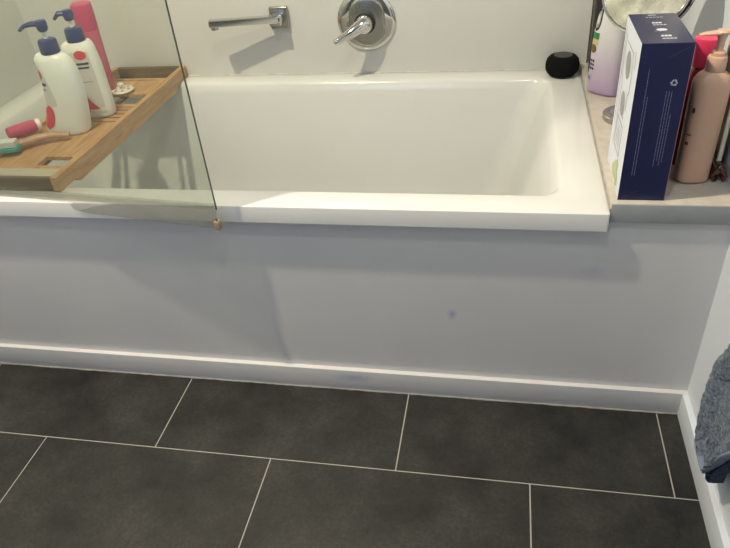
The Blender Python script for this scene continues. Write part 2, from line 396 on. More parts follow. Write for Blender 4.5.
rings += [rr(ix0 - .006, ix1 + .006, iy0 - .006, iy1 + .006, .05, H - .0005), rr(ix0, ix1, iy0, iy1, .05, H - .003), rr(ix0 + .005, ix1 - .006, iy0 + .005, iy1 - .005, .052, H - .010),
          rr(ix0 + .012, ix1 - .020, iy0 + .010, iy1 - .009, .055, H - .035)]
for k in range(1, 7):
    f = k / 6; rings.append(rr(ix0 + .012 + .10 * f, ix1 - .020 - .10 * f, iy0 + .010 + .035 * f, iy1 - .009 - .035 * f, .055 + .04 * f, H - .035 - .33 * f))
rings.append(rr(ix0 + .14, ix1 - .16, iy0 + .07, iy1 - .07, .08, .145)); rings.append(rr(ix0 + .19, ix1 - .22, iy0 + .11, iy1 - .11, .08, .135))
loft(bm, rings, cap0=False)
tub = link('tub_shell', bm, WHITE_ACR, bt, True, 32)
bm = bmesh.new(); lathe(bm, [(.032, 0), (.032, .003), (.024, .004), (.02, .001), (0, .001)], L0.x - 1.55, L0.y + .40, .1352); link('drain', bm, CHROME, bt, True)
# sealant between tub, wall and shelf
bm = bmesh.new(); tube(bm, [(X0, D - .001, H + .001), (X1, D - .001, H + .001)], .0025, 8)
struct(link('trim_5', bm, P('white sealant', (.55, .53, .50), .5, var=.15, vscale=50), None, True), 'white sealant line between the bath rim and the wall')

# ------------------------------------------------------------------ shelf beside the bath
sh = thing('shelf', 'pale beige laminate shelf with a grey front edge at the end of the bath', 'shelf', (-0.117, 0.4, 0.528))
bx('shelf_top', -0.1168, 0.1165, -0.4065, 0.4998, 0.0002, 0.0420, STONE, sh, bev=.001)
bx('front_edge', -0.1168, 0.1165, -0.4082, -0.4066, 0.0002, 0.0408, EDGEM, sh, bev=.0006)
bm = bmesh.new(); tube(bm, [(-0.2345, -.006, H + .002), (-0.2345, .30, H + .002), (-0.2345, D - .01, H + .002)], .0030, 6)
struct(link('trim_6', bm, GSEAL, None, True), 'grey sealant line between bath rim and shelf')

# ------------------------------------------------------------------ glass screen
ex, ey = -1.049, -0.0475; hx, hy = XL + .004, 0.047
dx, dy = ex - hx, ey - hy; Ln = math.hypot(dx, dy); ra = math.atan2(dy, dx)
gs = thing('shower_screen', 'frameless clear glass shower screen standing over the left half of the bath', 'shower screen', (hx, hy, 0), ra)
zb = 0.5600; zt = 2.0; th = .0022
bm = bmesh.new()
box(bm, 0.02, Ln - .0012, -th, th, zb, zt)
gp = link('glass_pane', bm, GLASS, gs)
bm = bmesh.new(); box(bm, Ln - .0012, Ln, -th, th, zb, zt, mi=0); link('glass_edge', bm, GEDGE, gp)
bx('wall_profile', 0, .02, -.010, .010, zb, zt, CHROME, gs, bev=.001)
# seal: clear strip clipped on the foot of the pane, its fin lying on the rim at the left and hanging free at the right
def seal_z(u):
    x = hx + dx * u / Ln
    if x < -1.50: return H + .0012
    if x < -1.38: return H + .0012 - (x + 1.50) / .12 * .026
    return H - .0248 - (x + 1.38) / .33 * .011
bm = bmesh.new(); n = 60; rows = []
for i in range(n + 1):
    u = .02 + (Ln - .024) * i / n; zz = seal_z(u); k_ = (H + .0012 - zz)
    off = -.006 - .004 * min(1, k_ / .026)
    rows.append([(u, -.0045, zb + .012), (u, -.0048, zb - .001), (u, off - .001, (zb + zz) / 2 + .001), (u, off, zz), (u, off + .0015, zz), (u, -.0035, (zb + zz) / 2 + .001), (u, .0048, zb - .003), (u, .0045, zb + .012)])
V = [[bm.verts.new(c) for c in r_] for r_ in rows]
for A, B in zip(V, V[1:]):
    for k in range(len(A) - 1): bm.faces.new((A[k], A[k + 1], B[k + 1], B[k]))
bs = link('bottom_seal', bm, SEALM, gs, True, 30)
bm = bmesh.new(); box(bm, Ln - .010, Ln + .002, -.0115, .002, H - .0400, H - .0180, .002); link('seal_end', bm, STAINV, bs, True)
bm = bmesh.new(); tube(bm, [(Ln - .004, -.006, H - .012), (Ln - .001, -.007, H - .021)], .0025, 8); link('grime_spot', bm, BRN, bs, True)

# ------------------------------------------------------------------ spout
sx, sz = -1.130, 0.7305
t = thing('bath_spout', 'chrome swivelling bath spout with a square wall plate, folded to the left', 'bath spout', (sx, D, sz))
bm = bmesh.new(); box(bm, -.029, .029, -.013, 0, -.033, .033, .004, 3); link('wall_plate', bm, DCHROME, t, True)
bm = bmesh.new(); box(bm, -.017, .017, -.058, -.012, -.012, .016, .003, 2); link('pivot_block', bm, CHROME, t, True)
a = Vector((.008, -.046, .006)); e_ = Vector((-.191, -.098, .0125)); d = (e_ - a)
bm = bmesh.new()
nrm = Vector((d.y, -d.x, 0)).normalized()
def bar_ring(c, hw, z0, z1):
    return [tuple(c + nrm * s_ * hw + Vector((0, 0, z))) for s_, z in ((-1, z0 + .002), (-.85, z0), (.85, z0), (1, z0 + .002), (1, z1 - .002), (.85, z1), (-.85, z1), (-1, z1 - .002))]
loft(bm, [bar_ring(a, .0125, -.010, .011), bar_ring(a + d * .85, .0125, -.0095, .011), bar_ring(a + d * .99, .0125, -.0095, .011), bar_ring(a + d, .0115, -.008, .0095)])
link('spout_arm', bm, CHROME, t, True)
bm = bmesh.new(); q = a + d * .93; lathe(bm, [(0, 0), (.0095, 0), (.0115, .002), (.0115, .010), (0, .010)], q.x, q.y, q.z - .0185, 20); link('outlet', bm, DCHROME, t, True)

# ------------------------------------------------------------------ mixer
t = thing('shower_mixer', 'chrome bath mixer with a large round wall plate and a stubby lever', 'mixer tap', (-.862, D, .7115))
RX = Matrix.Rotation(math.radians(90), 4, 'X')      # lathe axis +z -> -y
bm = bmesh.new(); lathe(bm, [(.088, 0), (.0885, .003), (.086, .007), (.080, .010), (.072, .0115), (.060, .0120), (0, .0120)], n=64, T=RX); link('wall_plate', bm, CHROME, t, True)
bm = bmesh.new()
rg = []
for s_, h_ in ((1, .0115), (.985, .017), (.94, .0205), (.88, .0215)):
    rg.append([tuple(RX @ Vector((.004 + a_ * s_, b_ * s_ - .000, h_))) for a_, b_ in rrect(-.054, .054, -.073, .073, .052, 10)])
loft(bm, rg); link('cover_plate', bm, DCHROME, t, True)
bm = bmesh.new(); lathe(bm, [(.031, .021), (.031, .030), (.027, .032), (0, .032)], n=40, cx=-.0, cy=.0, T=RX); link('shadow_ring', bm, BLACKP, t, True)
bm = bmesh.new(); lathe(bm, [(.0255, .028), (.0262, .046), (.0245, .056), (.019, .064), (.010, .069), (0, .070)], n=40, T=RX); hub = link('hub', bm, CHROME, t, True)
bm = bmesh.new()
tube(bm, [(.004, -.052, .008), (-.012, -.062, -.002), (-.034, -.075, -.014), (-.056, -.088, -.024), (-.070, -.097, -.0295), (-.078, -.102, -.032), (-.081, -.104, -.033)], [.019, .0195, .0155, .0120, .0108, .0085, .003], 20)
link('lever', bm, CHROME, hub, True, 60)

# ------------------------------------------------------------------ bath caddy (bamboo tray lying across the bath)
KX, KY, KZ = -1.600, 0.42, H
kd = thing('bath_caddy', 'bamboo bath tray with slats and cut-outs lying across the bath behind the glass', 'bath tray', (KX, KY, KZ))
def kb(name, x0, x1, y0, y1, z0, z1, mat, bev=.0015):
    return bx(name, x0 - KX, x1 - KX, y0 - KY, y1 - KY, z0 - KZ, z1 - KZ, mat, kd, bev=bev)
cx0, cx1, cy0, cy1 = -1.728, -1.474, 0.028, 0.806
ZT = .5905; DT = .5800
def side_rail(xa, xb):
    bm = bmesh.new()
    prof = [(cy0, H + .0008), (cy0 + .068, H + .0008), (cy0 + .085, H - .014), (cy1 - .100, H - .014), (cy1 - .085, H + .0008), (cy1, H + .0008), (cy1, ZT), (cy0, ZT)]
    V0 = [bm.verts.new((xa - KX, y - KY, z - KZ)) for y, z in prof]; V1 = [bm.verts.new((xb - KX, y - KY, z - KZ)) for y, z in prof]
    bm.faces.new(V0); bm.faces.new(V1[::-1])
    for k in range(8): bm.faces.new((V0[k], V0[(k+1) % 8], V1[(k+1) % 8], V1[k]))
    bmesh.ops.bevel(bm, geom=bm.edges[:], offset=.0012, segments=1, affect='EDGES')
    return link('side_rail', bm, WOOD, kd)
side_rail(cx0, cx0 + .016); side_rail(cx1 - .018, cx1)
kb('end_rail', cx0 + .016, cx1 - .018, cy0 + .002, cy0 + .014, H + .0008, ZT - .002, SHADEWOOD)
kb('end_rail', cx0 + .016, cx1 - .018, cy1 - .014, cy1, H + .0008, ZT, SHADEWOOD)
kb('end_board', cx0 + .016, cx1 - .018, cy0 + .014, cy0 + .062, .5700, .5840, GLAREWOOD)
fb = kb('front_board', cx0 + .016, cx1 - .018, .098, .378, .5700, DT, WOOD)
bb = kb('back_board', cx0 + .016, cx1 - .018, .585, .724, .5700, DT, WOOD)
def cutter(pts_, z0=.55, z1=.60):
    bm = bmesh.new(); loft(bm, [[(x - KX, y - KY, z0 - KZ) for x, y in pts_], [(x - KX, y - KY, z1 - KZ) for x, y in pts_]])
    o = link('cut', bm, WOOD); o.location = (KX, KY, KZ); return o
def cres(c, r0, r1, a0, a1, n=14):
    o_ = [(c[0] + r1 * math.cos(math.radians(a0 + (a1 - a0) * k / n)), c[1] + r1 * math.sin(math.radians(a0 + (a1 - a0) * k / n))) for k in range(n + 1)]
    i_ = [(c[0] + r0 * math.cos(math.radians(a1 + (a0 - a1) * k / n)), c[1] + r0 * math.sin(math.radians(a1 + (a0 - a1) * k / n))) for k in range(n + 1)]
    return o_ + i_
bpy.context.view_layer.update()
boolean_cut(fb, [cutter([(-1.585, .112), (-1.508, .112), (-1.508, .160), (-1.585, .160)])])
boolean_cut(bb, [cutter([(-1.680, .700), (-1.530, .700), (-1.530, .709), (-1.680, .709)])])
for k in range(5): kb('slat', cx0 + .016, cx1 - .018, .386 + k * .0262, .386 + k * .0262 + .019, .5710, DT - .0005, WOODX, .001)
for xx in (cx0 + .03, -1.60, cx1 - .046): kb('cross_bar', xx, xx + .014, .10, .722, .5605, .5699, SHADEWOOD, .001)

# ------------------------------------------------------------------ pump bottles
def pump(root, z, yaw, scale=1.0, mat=NAVY, mat2=None, nz=.046):
    mat2 = mat2 or mat
    bm = bmesh.new(); lathe(bm, [(.0175, 0), (.0195, .002), (.0190, .012), (.0185, .026), (.0165, .030), (.010, .032), (0, .032)], z0=z, n=28)
    c = link('pump_collar', bm, mat, root, True)
    bm = bmesh.new(); lathe(bm, [(.0045, .030), (.0045, .050)], z0=z, n=14); link('pump_stem', bm, BWHITE if mat is NAVY else mat2, root, True)
    Rz = Matrix.Rotation(yaw, 4, 'Z')
    bm = bmesh.new(); lathe(bm, [(0, .047), (.008, .047), (.0105, .052), (.0115, .064), (.010, .070), (0, .071)], z0=z, n=20)
    tube(bm, [Rz @ Vector(v) for v in ((0, 0, z + .063), (.020, 0, z + .064), (nz * .75, 0, z + .061), (nz, 0, z + .053))], [.0085, .0078, .0058, .0045], 12, flat=.75)
    link('pump_head', bm, mat2, root, True)
def rescale(root, z, kx, kz):
    for ch in root.children:
        if ch.name.startswith('pump'):
            for v in ch.data.vertices: v.co.x *= kx; v.co.y *= kx; v.co.z = z + (v.co.z - z) * kz
def sect(zv, l, r, dep, n=28, pw=2.6):
    c = (l + r) / 2; h = (r - l) / 2; out = []
    for k in range(n):
        a = 2 * PI * k / n; ca, sa = math.cos(a), math.sin(a)
        out.append((c + h * math.copysign(abs(ca) ** (2 / pw), ca), dep * math.copysign(abs(sa) ** (2 / pw), sa), zv))
    return out
def lerp_prof(prof, z):
    for (z0, *a), (z1, *b_) in zip(prof, prof[1:]):
        if z0 <= z <= z1:
            f = (z - z0) / (z1 - z0) if z1 > z0 else 0; return [p_ + (q_ - p_) * f for p_, q_ in zip(a, b_)]
    return list(prof[-1][1:])
def body(root, prof, mat):
    bm = bmesh.new(); rings = []
    N_ = 26; z0, z1 = prof[0][0], prof[-1][0]
    zs = [prof[0][0]] + [z0 + .002, z0 + .005] + [z0 + (z1 - z0) * k / N_ for k in range(1, N_ + 1)]
    for i, z in enumerate(sorted(zs)):
        l, r, dp = lerp_prof(prof, z)
        ins = .004 if i == 0 else (.0015 if i == 1 else 0)
        rings.append(sect(z, l + ins, r - ins, dp - ins))
    loft(bm, rings); return link('body', bm, mat, root, True, 50)
def decal(root, prof, u0, u1, z0, z1, mat, name='print', shape=None, off=.0006, n=10, side=-1):
    # a flat print following the bottle's front: u is -1..1 across, side -1 is the face towards local -y
    bm = bmesh.new(); G = []
    for i in range(n + 1):
        row = []
        for k in range(n + 1):
            fz, fu = i / n, k / n; z = z0 + (z1 - z0) * fz; ua, ub = u0, u1
            if shape: ua, ub = shape(fz, u0, u1)
            u = ua + (ub - ua) * fu; l, r, dp = lerp_prof(prof, z)
            c = (l + r) / 2; h = (r - l) / 2
            yy = side * dp * (max(0, 1 - abs(u) ** 2.6)) ** (1 / 2.6)
            row.append(bm.verts.new((c + h * u, yy + side * off, z)))
        G.append(row)
    for i in range(n):
        for k in range(n):
            try: bm.faces.new((G[i][k], G[i][k+1], G[i+1][k+1], G[i+1][k]))
            except ValueError: pass
    return link(name, bm, mat, root)
def oval(fz, a, b_):
    c = (a + b_) / 2; h = (b_ - a) / 2 * math.sqrt(max(0.0004, 1 - (2 * fz - 1) ** 2)); return c - h, c + h
YW = math.radians(10)
# bottle A: wavy white one in front
A = thing('lotion_bottle', 'white wavy-sided pump bottle with a navy pump, front one on the bath tray', 'bottle', (-1.601, .3157, DT), YW)
pa = [(0, -.060, .050, .034), (.02, -.064, .055, .036), (.06, -.049, .062, .037), (.10, -.036, .067, .037), (.14, -.030, .068, .036), (.17, -.029, .066, .034), (.190, -.031, .060, .031), (.203, -.031, .053, .028), (.2085, -.029, .049, .026), (.2125, -.024, .040, .022)]
body(A, pa, BWHITE)
decal(A, pa, -.985, -.42, .085, .198, BLABEL, 'label', shape=lambda f, a, b_: (a, -.20 - .62 * f ** 1.3))
decal(A, pa, -.93, -.70, .155, .178, RED, shape=oval, off=.0012)
decal(A, pa, -.92, -.60, .138, .146, INK, off=.0012); decal(A, pa, -.90, -.66, .126, .131, GINK, off=.0012)
decal(A, pa, -.98, -.38, .022, .088, RED, shape=oval, off=.0012)
pump(A, .2125, math.radians(185), mat=NAVY); rescale(A, .2125, 1.25, 1.15)
for ch in A.children:
    if ch.name.startswith('pump'): ch.location.x = .016
# bottle B: white one behind, facing the camera
B = thing('lotion_bottle', 'white pump bottle with a coral swoosh, standing upright behind the wavy one', 'bottle', (-1.5796, .4323, DT), YW)
pb = [(0, -.046, .044, .030), (.02, -.048, .046, .033), (.08, -.048, .046, .034), (.14, -.047, .045, .034), (.180, -.047, .041, .032), (.197, -.046, .038, .029), (.203, -.044, .036, .027), (.2075, -.036, .032, .024)]
body(B, pb, BWHITE)
decal(B, pb, -.72, .72, .03, .185, BLABEL, 'label')
decal(B, pb, -.10, .62, .165, .190, RED, shape=oval, off=.0012)
decal(B, pb, -.30, .60, .152, .158, INK, off=.0012); decal(B, pb, -.20, .55, .142, .147, INK, off=.0012); decal(B, pb, -.2, .5, .105, .107, GINK, off=.0012)
decal(B, pb, -.35, .72, .020, .075, RED, shape=lambda f, a, b_: (a, b_ - 1.0 * f ** .7), off=.0012)
decal(B, pb, -.2, .70, .020, .028, CREAM, off=.0018)
pump(B, .2075, math.radians(195), mat=NAVY, nz=.030); rescale(B, .2075, 1.25, 1.15)
for ch in B.children:
    if ch.name.startswith('pump'): ch.location.x = -.001
# pink tube bottle
C = thing('shower_gel_bottle', 'tall slim pink bottle standing behind the white pump bottles', 'bottle', (-1.650, .6049, DT))
bm = bmesh.new(); lathe(bm, [(.026, 0), (.028, .003), (.0285, .10), (.0290, .188), (.0285, .190)], n=32); link('body', bm, PINKM, C, True)
bm = bmesh.new(); lathe(bm, [(.0295, .1905), (.0300, .194), (.0302, .250), (.0285, .262), (.023, .266), (0, .267)], n=32); link('cap', bm, PINK, C, True)
# sink strainer
s_ = thing('sink_plug', 'small round cream sink plug with a knob on the bath tray', 'plug', (-1.5985, .6030, DT))
bm = bmesh.new(); lathe(bm, [(.020, 0), (.034, .004), (.036, .007), (.034, .0095), (.022, .010), (0, .011)], n=32); link('dish', bm, CREAM, s_, True)
bm = bmesh.new(); lathe(bm, [(.005, .010), (.005, .018), (.009, .021), (.010, .026), (.007, .029), (0, .030)], n=20); link('knob', bm, CREAM, s_, True)
bm = bmesh.new()
for k in range(6):
    a = 2 * PI * k / 6; lathe(bm, [(.004, .0095), (.004, .012), (0, .0125)], .022 * math.cos(a), .022 * math.sin(a), 0, 8)
link('ridge', bm, GSEAL, s_, True)
# pink roll-on / tube
o = thing('travel_tube', 'short pink tube with a white collar lying on the left of the bath tray', 'tube', (-1.712, .268, ZT + .0170), math.radians(52))
RY = Matrix.Rotation(math.radians(90), 4, 'Y')
bm = bmesh.new(); lathe(bm, [(.012, -.042), (.0165, -.038), (.0170, .030), (.015, .034)], n=24, T=RY); link('body', bm, PINK, o, True)
bm = bmesh.new(); lathe(bm, [(.0150, .034), (.0155, .036), (.0150, .045), (.010, .047), (0, .047)], n=24, T=RY); link('collar', bm, BWHITE, o, True)
# curved wooden handle
bm = bmesh.new(); hp = [(-.083, -.078, 0), (-.055, -.040, .003), (-.022, -.004, .006), (.020, .020, .006), (.058, .030, .001)]
cp = []
for i in range(len(hp) - 1):
    for k in range(5): f = k / 5; cp.append([hp[i][j] + (hp[i+1][j] - hp[i][j]) * f for j in range(3)])
cp.append(hp[-1]); tube(bm, cp, [.0085 + .0045 * math.sin(PI * min(1, i / (len(cp) - 1) * 1.1)) for i in range(len(cp))], 14, flat=.8)
o = link('wooden_handle', bm, wood_mat('pale worn wood', (.36, .20, .12), (.52, .32, .21), (30, 30, 30)), None, True, 60); o.location = (-1.632, .232, DT + .0125)
tag(o, 'curved pale wooden brush handle lying on the front board of the bath tray', 'brush handle')
# nail brush
o = thing('nail_brush', 'teal backed nail brush with white bristles at the left edge of the bath tray', 'brush', (-1.700, .170, ZT + .0005), math.radians(15))
bm = bmesh.new(); box(bm, -.035, .035, -.018, .018, 0, .011, .004, 2); link('back', bm, TEAL, o, True)
bm = bmesh.new(); box(bm, -.030, .030, -.014, .014, .0112, .028, .002, 1); link('bristle_block', bm, BRISTLE, o, True)

# ------------------------------------------------------------------ round speaker
o = thing('round_speaker', 'small round black speaker on the back right corner of the bath rim', 'speaker', (-.288, .765, H))
bm = bmesh.new(); lathe(bm, [(.028, 0), (.034, .002), (.042, .010), (.0465, .018), (.0475, .024), (.0475, .036), (.044, .048), (.037, .0555), (.028, .0585), (.0262, .059)], n=48); link('body', bm, BLACKF, o, True)
bm = bmesh.new(); lathe(bm, [(.0260, .0580), (.0258, .0596), (0, .0596)], n=40); link('top_disc', bm, P('charcoal rubber', (.045, .048, .046), .5, var=.05), o, True)

# ------------------------------------------------------------------ navy box
ZS = .5701
bxx, bxy, bw, bdp, bh = -.2221, .0088, .0865, .180, .3065
o = thing('product_box', 'tall navy and white product box at the front of the shelf', 'box', (bxx, bxy, ZS))
bm = bmesh.new(); box(bm, 0, bw, 0, bdp, 0, bh, .0006, 1)
bm.normal_update()
for f in bm.faces: f.material_index = 1 if f.normal.x < -.9 else 0
bm2 = bm; me_o = link('carton', bm2, [BOXNAVY, BOXWHITE], o)
def quad(bm, vs_, mi=0): bm.faces.new([bm.verts.new(v) for v in vs_]).material_index = mi
E_ = -.0004
def front_bar(bm, x0, x1, z0, z1): quad(bm, [(x0, E_, z0), (x1, E_, z0), (x1, E_, z1), (x0, E_, z1)])
random.seed(5)
bm = bmesh.new()          # two columns of very small sideways print
for x0, z0, z1, nl in ((.0185, .055, .262, 2), (.0535, .075, .222, 4)):
    for k in range(nl):
        z = z0 + random.uniform(0, .02) * (k > 0)
        while z < z1 - (.05 * (k == nl - 1)):
            l_ = random.uniform(.003, .011); front_bar(bm, x0 + k * .0045, x0 + k * .0045 + .0010, z, min(z1, z + l_)); z += l_ + .0012
link('small_print', bm, DIMINK, o)['kind'] = 'stuff'
bm = bmesh.new()          # triangle of three arrows
cx_, cz_ = .0635, .2370
for k in range(3):
    a = math.radians(90 + 120 * k); b2 = math.radians(90 + 120 * (k + 1))
    p1 = Vector((cx_ + .0075 * math.cos(a), 0, cz_ + .0075 * math.sin(a))); p2 = Vector((cx_ + .0075 * math.cos(b2), 0, cz_ + .0075 * math.sin(b2)))
    dd = (p2 - p1); nn = Vector((-dd.z, 0, dd.x)).normalized() * .0011
    q1 = p1 + dd * .18; q2 = p1 + dd * .62; q3 = p1 + dd * .9
    quad(bm, [(v.x, E_, v.z) for v in (q1 - nn, q2 - nn, q2 + nn, q1 + nn)])
    bm.faces.new([bm.verts.new((v.x, E_, v.z)) for v in (q2 - nn * 2.4, q3, q2 + nn * 2.4)])
link('recycling_mark', bm, P('dim pale print', (.34, .36, .48), .5), o)
bm = bmesh.new()          # creases of the glued flaps
def crease(p1, p2):
    p1 = Vector(p1); p2 = Vector(p2); d_ = p2 - p1; nn = Vector((-d_.z, 0, d_.x)).normalized() * .00035
    quad(bm, [(v.x, E_, v.z) for v in (p1 - nn, p2 - nn, p2 + nn, p1 + nn)])
crease((.004, 0, .003), (.034, 0, .022)); crease((bw - .002, 0, bh - .003), (bw - .040, 0, bh - .026))
link('flap_crease', bm, P('worn navy crease', (.06, .06, .14), .5, var=.1), o)['kind'] = 'stuff'
bm = bmesh.new(); quad(bm, [(bw - .0008, E_ * .6, .002), (bw + .0002, E_ * .6, .002), (bw + .0002, E_ * .6, bh - .002), (bw - .0008, E_ * .6, bh - .002)])
link('worn_edge', bm, P('worn card edge', (.30, .16, .14), .7, var=.2), o)
bm = bmesh.new()          # small items printed on the lid
ZTp = bh + .0004
def tb(x0, x1, y0, y1): quad(bm, [(x0, y0, ZTp), (x1, y0, ZTp), (x1, y1, ZTp), (x0, y1, ZTp)])
tb(.034, .048, .166, .170)
for k in range(5): tb(.028 + k * .0064, .0325 + k * .0064, .152, .155)
for k in range(3): tb(.0335 + k * .0058, .0385 + k * .0058, .114, .122)
for k in range(4): tb(.0335 + k * .006, .0382 + k * .006, .103, .107)
lathe(bm, [(0, 0), (.0075, 0), (0, .0001)], .044, .076, ZTp, 18, sx=1.25)
for k in range(3): tb(.031 + k * .004, .0335 + k * .004, .067, .069)
for k in range(3): tb(.037 + k * .006, .0420 + k * .006, .036, .044)
for k in range(4): tb(.037 + k * .0062, .0420 + k * .0062, .023, .027)
link('lid_print', bm, LINK, o)['kind'] = 'stuff'
# line drawing on the white side: x = 0 face, coordinates (y, z)
def side_disc(cy_, cz2, ry, rz, mat, name, ring=None):
    bm = bmesh.new(); n = 36; c = [( -.0004, cy_ + ry * math.cos(2*PI*k/n), cz2 + rz * math.sin(2*PI*k/n)) for k in range(n)]
    if ring:
        ci = [(-.0004, cy_ + (ry - ring) * math.cos(2*PI*k/n), cz2 + (rz - ring) * math.sin(2*PI*k/n)) for k in range(n)]
        A_ = [bm.verts.new(v) for v in c]; B_ = [bm.verts.new(v) for v in ci]
        for k in range(n): bm.faces.new((A_[k], A_[(k+1) % n], B_[(k+1) % n], B_[k]))
    else: bm.faces.new([bm.verts.new(v) for v in c])
    return link(name, bm, mat, o)
side_disc(.098, .236, .026, .026, P('mid grey print', (.28, .28, .30), .5, var=.05), 'grey_disc_print')
side_disc(.098, .160, .024, .024, P('mid grey print 2', (.30, .30, .32), .5, var=.05), 'grey_disc_print')
bm = bmesh.new()
def sl(y1, z1, y2, z2, w_=.0013):
    d_ = Vector((0, y2 - y1, z2 - z1)); nn = Vector((0, -d_.z, d_.y)).normalized() * w_
    quad(bm, [(-.0005, y1 - nn.y, z1 - nn.z), (-.0005, y2 - nn.y, z2 - nn.z), (-.0005, y2 + nn.y, z2 + nn.z), (-.0005, y1 + nn.y, z1 + nn.z)])
for pts_ in ([(.15, .28), (.15, .20), (.135, .19), (.135, .12), (.14, .06)], [(.135, .27), (.06, .27), (.05, .23), (.05, .20), (.06, .19), (.06, .16)],
             [(.165, .29), (.165, .235), (.16, .21), (.165, .14), (.16, .10)], [(.06, .125), (.13, .125), (.13, .065), (.06, .065), (.06, .125)], [(.07, .14), (.12, .14)],
             [(.04, .28), (.03, .262), (.035, .25)], [(.08, .115), (.08, .075)], [(.095, .115), (.095, .075)], [(.11, .115), (.11, .075)]):
    for (a1, b1), (a2, b2) in zip(pts_, pts_[1:]): sl(a1, b1, a2, b2)
link('line_drawing', bm, GINK, o)['kind'] = 'stuff'
bm = bmesh.new()
for (yy, zz, ry, rz) in ((.075, .030, .016, .020), (.050, .020, .013, .015), (.095, .022, .012, .014), (.06, .045, .010, .014)):
    bm.faces.new([bm.verts.new((-.0006 - .00005 * ry * 100, yy + ry * math.cos(2*PI*k/16) * (1 + .25 * math.sin(k * 3)), zz + rz * math.sin(2*PI*k/16))) for k in range(16)])
link('leaf_print', bm, LGREEN, o)['kind'] = 'stuff'

# ------------------------------------------------------------------ purple and white shampoo bottle
o = thing('shampoo_bottle', 'white shampoo bottle fading to purple at the base, on the shelf behind the navy box', 'bottle', (-.191, .581, ZS), math.radians(-38))
ps = [(0, -.044, .044, .026), (.01, -.046, .046, .029), (.10, -.045, .045, .030), (.16, -.042, .042, .029), (.20, -.035, .036, .026), (.225, -.022, .024, .020), (.235, -.012, .012, .012)]
body(o, ps, SHAMP)
bm = bmesh.new(); lathe(bm, [(.014, .234), (.015, .236), (.014, .262), (.011, .266), (0, .266)], n=24); link('cap', bm, BLACKP, o, True)
def dec(u0, u1, z0, z1, m, off=.0007, shape=None, name='print'): return decal(o, ps, u0, u1, z0, z1, m, name, shape, off)
dec(-.96, -.42, .160, .218, BLACKP, shape=oval); dec(-.90, -.50, .167, .211, SILV, .0011, oval); dec(-.80, -.58, .178, .202, SHAMP, .0015, oval)
dec(-.93, -.36, .142, .158, GREEN); dec(-.93, -.40, .128, .142, YEL); dec(-.93, -.45, .106, .128, BRN, shape=oval)
for k in range(3):
    zz = .084 - k * .010
    for j in range(3): dec(-.92 + j * .16, -.80 + j * .16, zz, zz + .006, INK)
dec(-.88, -.65, .036, .046, DIMINK)
# black bottle behind it
o = thing('black_bottle', 'tall slim black bottle in the back corner of the shelf beside the wall cladding', 'bottle', (-.1925, .740, ZS))
bm = bmesh.new(); lathe(bm, [(.024, 0), (.026, .003), (.026, .20), (.022, .215), (.014, .222)], n=28); link('body', bm, BLACKP, o, True)
bm = bmesh.new(); lathe(bm, [(.015, .2225), (.018, .225), (.018, .275), (.016, .278), (0, .278)], n=28); link('cap', bm, BLACKP, o, True)

# ------------------------------------------------------------------ round mirror on a stand
MX, MY = -.1536, .386
o = thing('makeup_mirror', 'round chrome rimmed make-up mirror on a stand behind the navy box', 'mirror', (MX, MY, ZS))
bm = bmesh.new(); lathe(bm, [(.052, 0), (.055, .002), (.055, .012), (.052, .014), (.040, .015), (.038, .022), (.034, .024), (0, .026)], n=44, cx=-.003, cy=.025); link('foot', bm, DCHROME, o, True)
bm = bmesh.new(); lathe(bm, [(.012, .024), (.012, .040), (.009, .050), (.007, .055), (.0065, .225)], n=24, cx=-.003, cy=.025); link('stem', bm, CHROME, o, True)
nrm_ = Vector((-.50, -.66, .34)).normalized()
Tm = Matrix.Translation((-.004, -.002, .313)) @ nrm_.to_track_quat('Z', 'Y').to_matrix().to_4x4()
R_ = .098
bm = bmesh.new(); lathe(bm, [(0, -.040), (.070, -.040), (R_ - .006, -.034), (R_ - .001, -.028), (R_ - .001, .004), (0, .004)], n=64, T=Tm); link('housing', bm, BLACKP, o, True)
bm = bmesh.new(); tube(bm, [Tm @ Vector((R_ * math.cos(2*PI*k/64), R_ * math.sin(2*PI*k/64), .005)) for k in range(65)], .0036, 10, cap=False); link('front_rim', bm, CHROME, o, True)
bm = bmesh.new(); tube(bm, [Tm @ Vector(((R_ + .001) * math.cos(2*PI*k/64), (R_ + .001) * math.sin(2*PI*k/64), -.014)) for k in range(65)], .0022, 8, cap=False); link('back_rim', bm, DCHROME, o, True)
bm = bmesh.new(); lathe(bm, [(R_ - .003, .0042), (R_ - .003, .0055), (0, .0052)], n=64, T=Tm); link('mirror_disc', bm, MIRROR, o, True)

# ------------------------------------------------------------------ bottles at the right end
o = thing('face_wash_bottle', 'dark red bottle with a hot pink cap between the navy box and the peach bottle', 'bottle', (-.0700, .176, ZS))
bm = bmesh.new(); loft(bm, [sect(0, -.026, .024, .018), sect(.004, -.028, .026, .020), sect(.17, -.027, .025, .020), sect(.198, -.022, .020, .017), sect(.208, -.016, .014, .013)]); link('body', bm, DKRED, o, True, 50)
bm = bmesh.new(); loft(bm, [sect(.2085, -.023, .022, .017), sect(.211, -.0235, .0225, .018), sect(.259, -.026, .026, .021), sect(.263, -.025, .025, .020)]); link('cap', bm, HOTPINK, o, True, 50)
o = thing('pump_bottle', 'peach coloured pump bottle standing at the right end of the shelf', 'bottle', (-.0705, .0993, ZS), math.radians(6))
pp = [(0, -.030, .029, .022), (.006, -.033, .032, .0245), (.10, -.0335, .0325, .025), (.200, -.0345, .0335, .025), (.212, -.0325, .0325, .024), (.222, -.024, .025, .021), (.226, -.0175, .0175, .017)]
body(o, pp, PEACH)
decal(o, pp, -.90, -.78, .150, .162, INK, 'print', oval); decal(o, pp, -.93, -.80, .085, .092, DKRED, 'print'); decal(o, pp, -.93, -.75, .105, .108, DKRED, 'print')
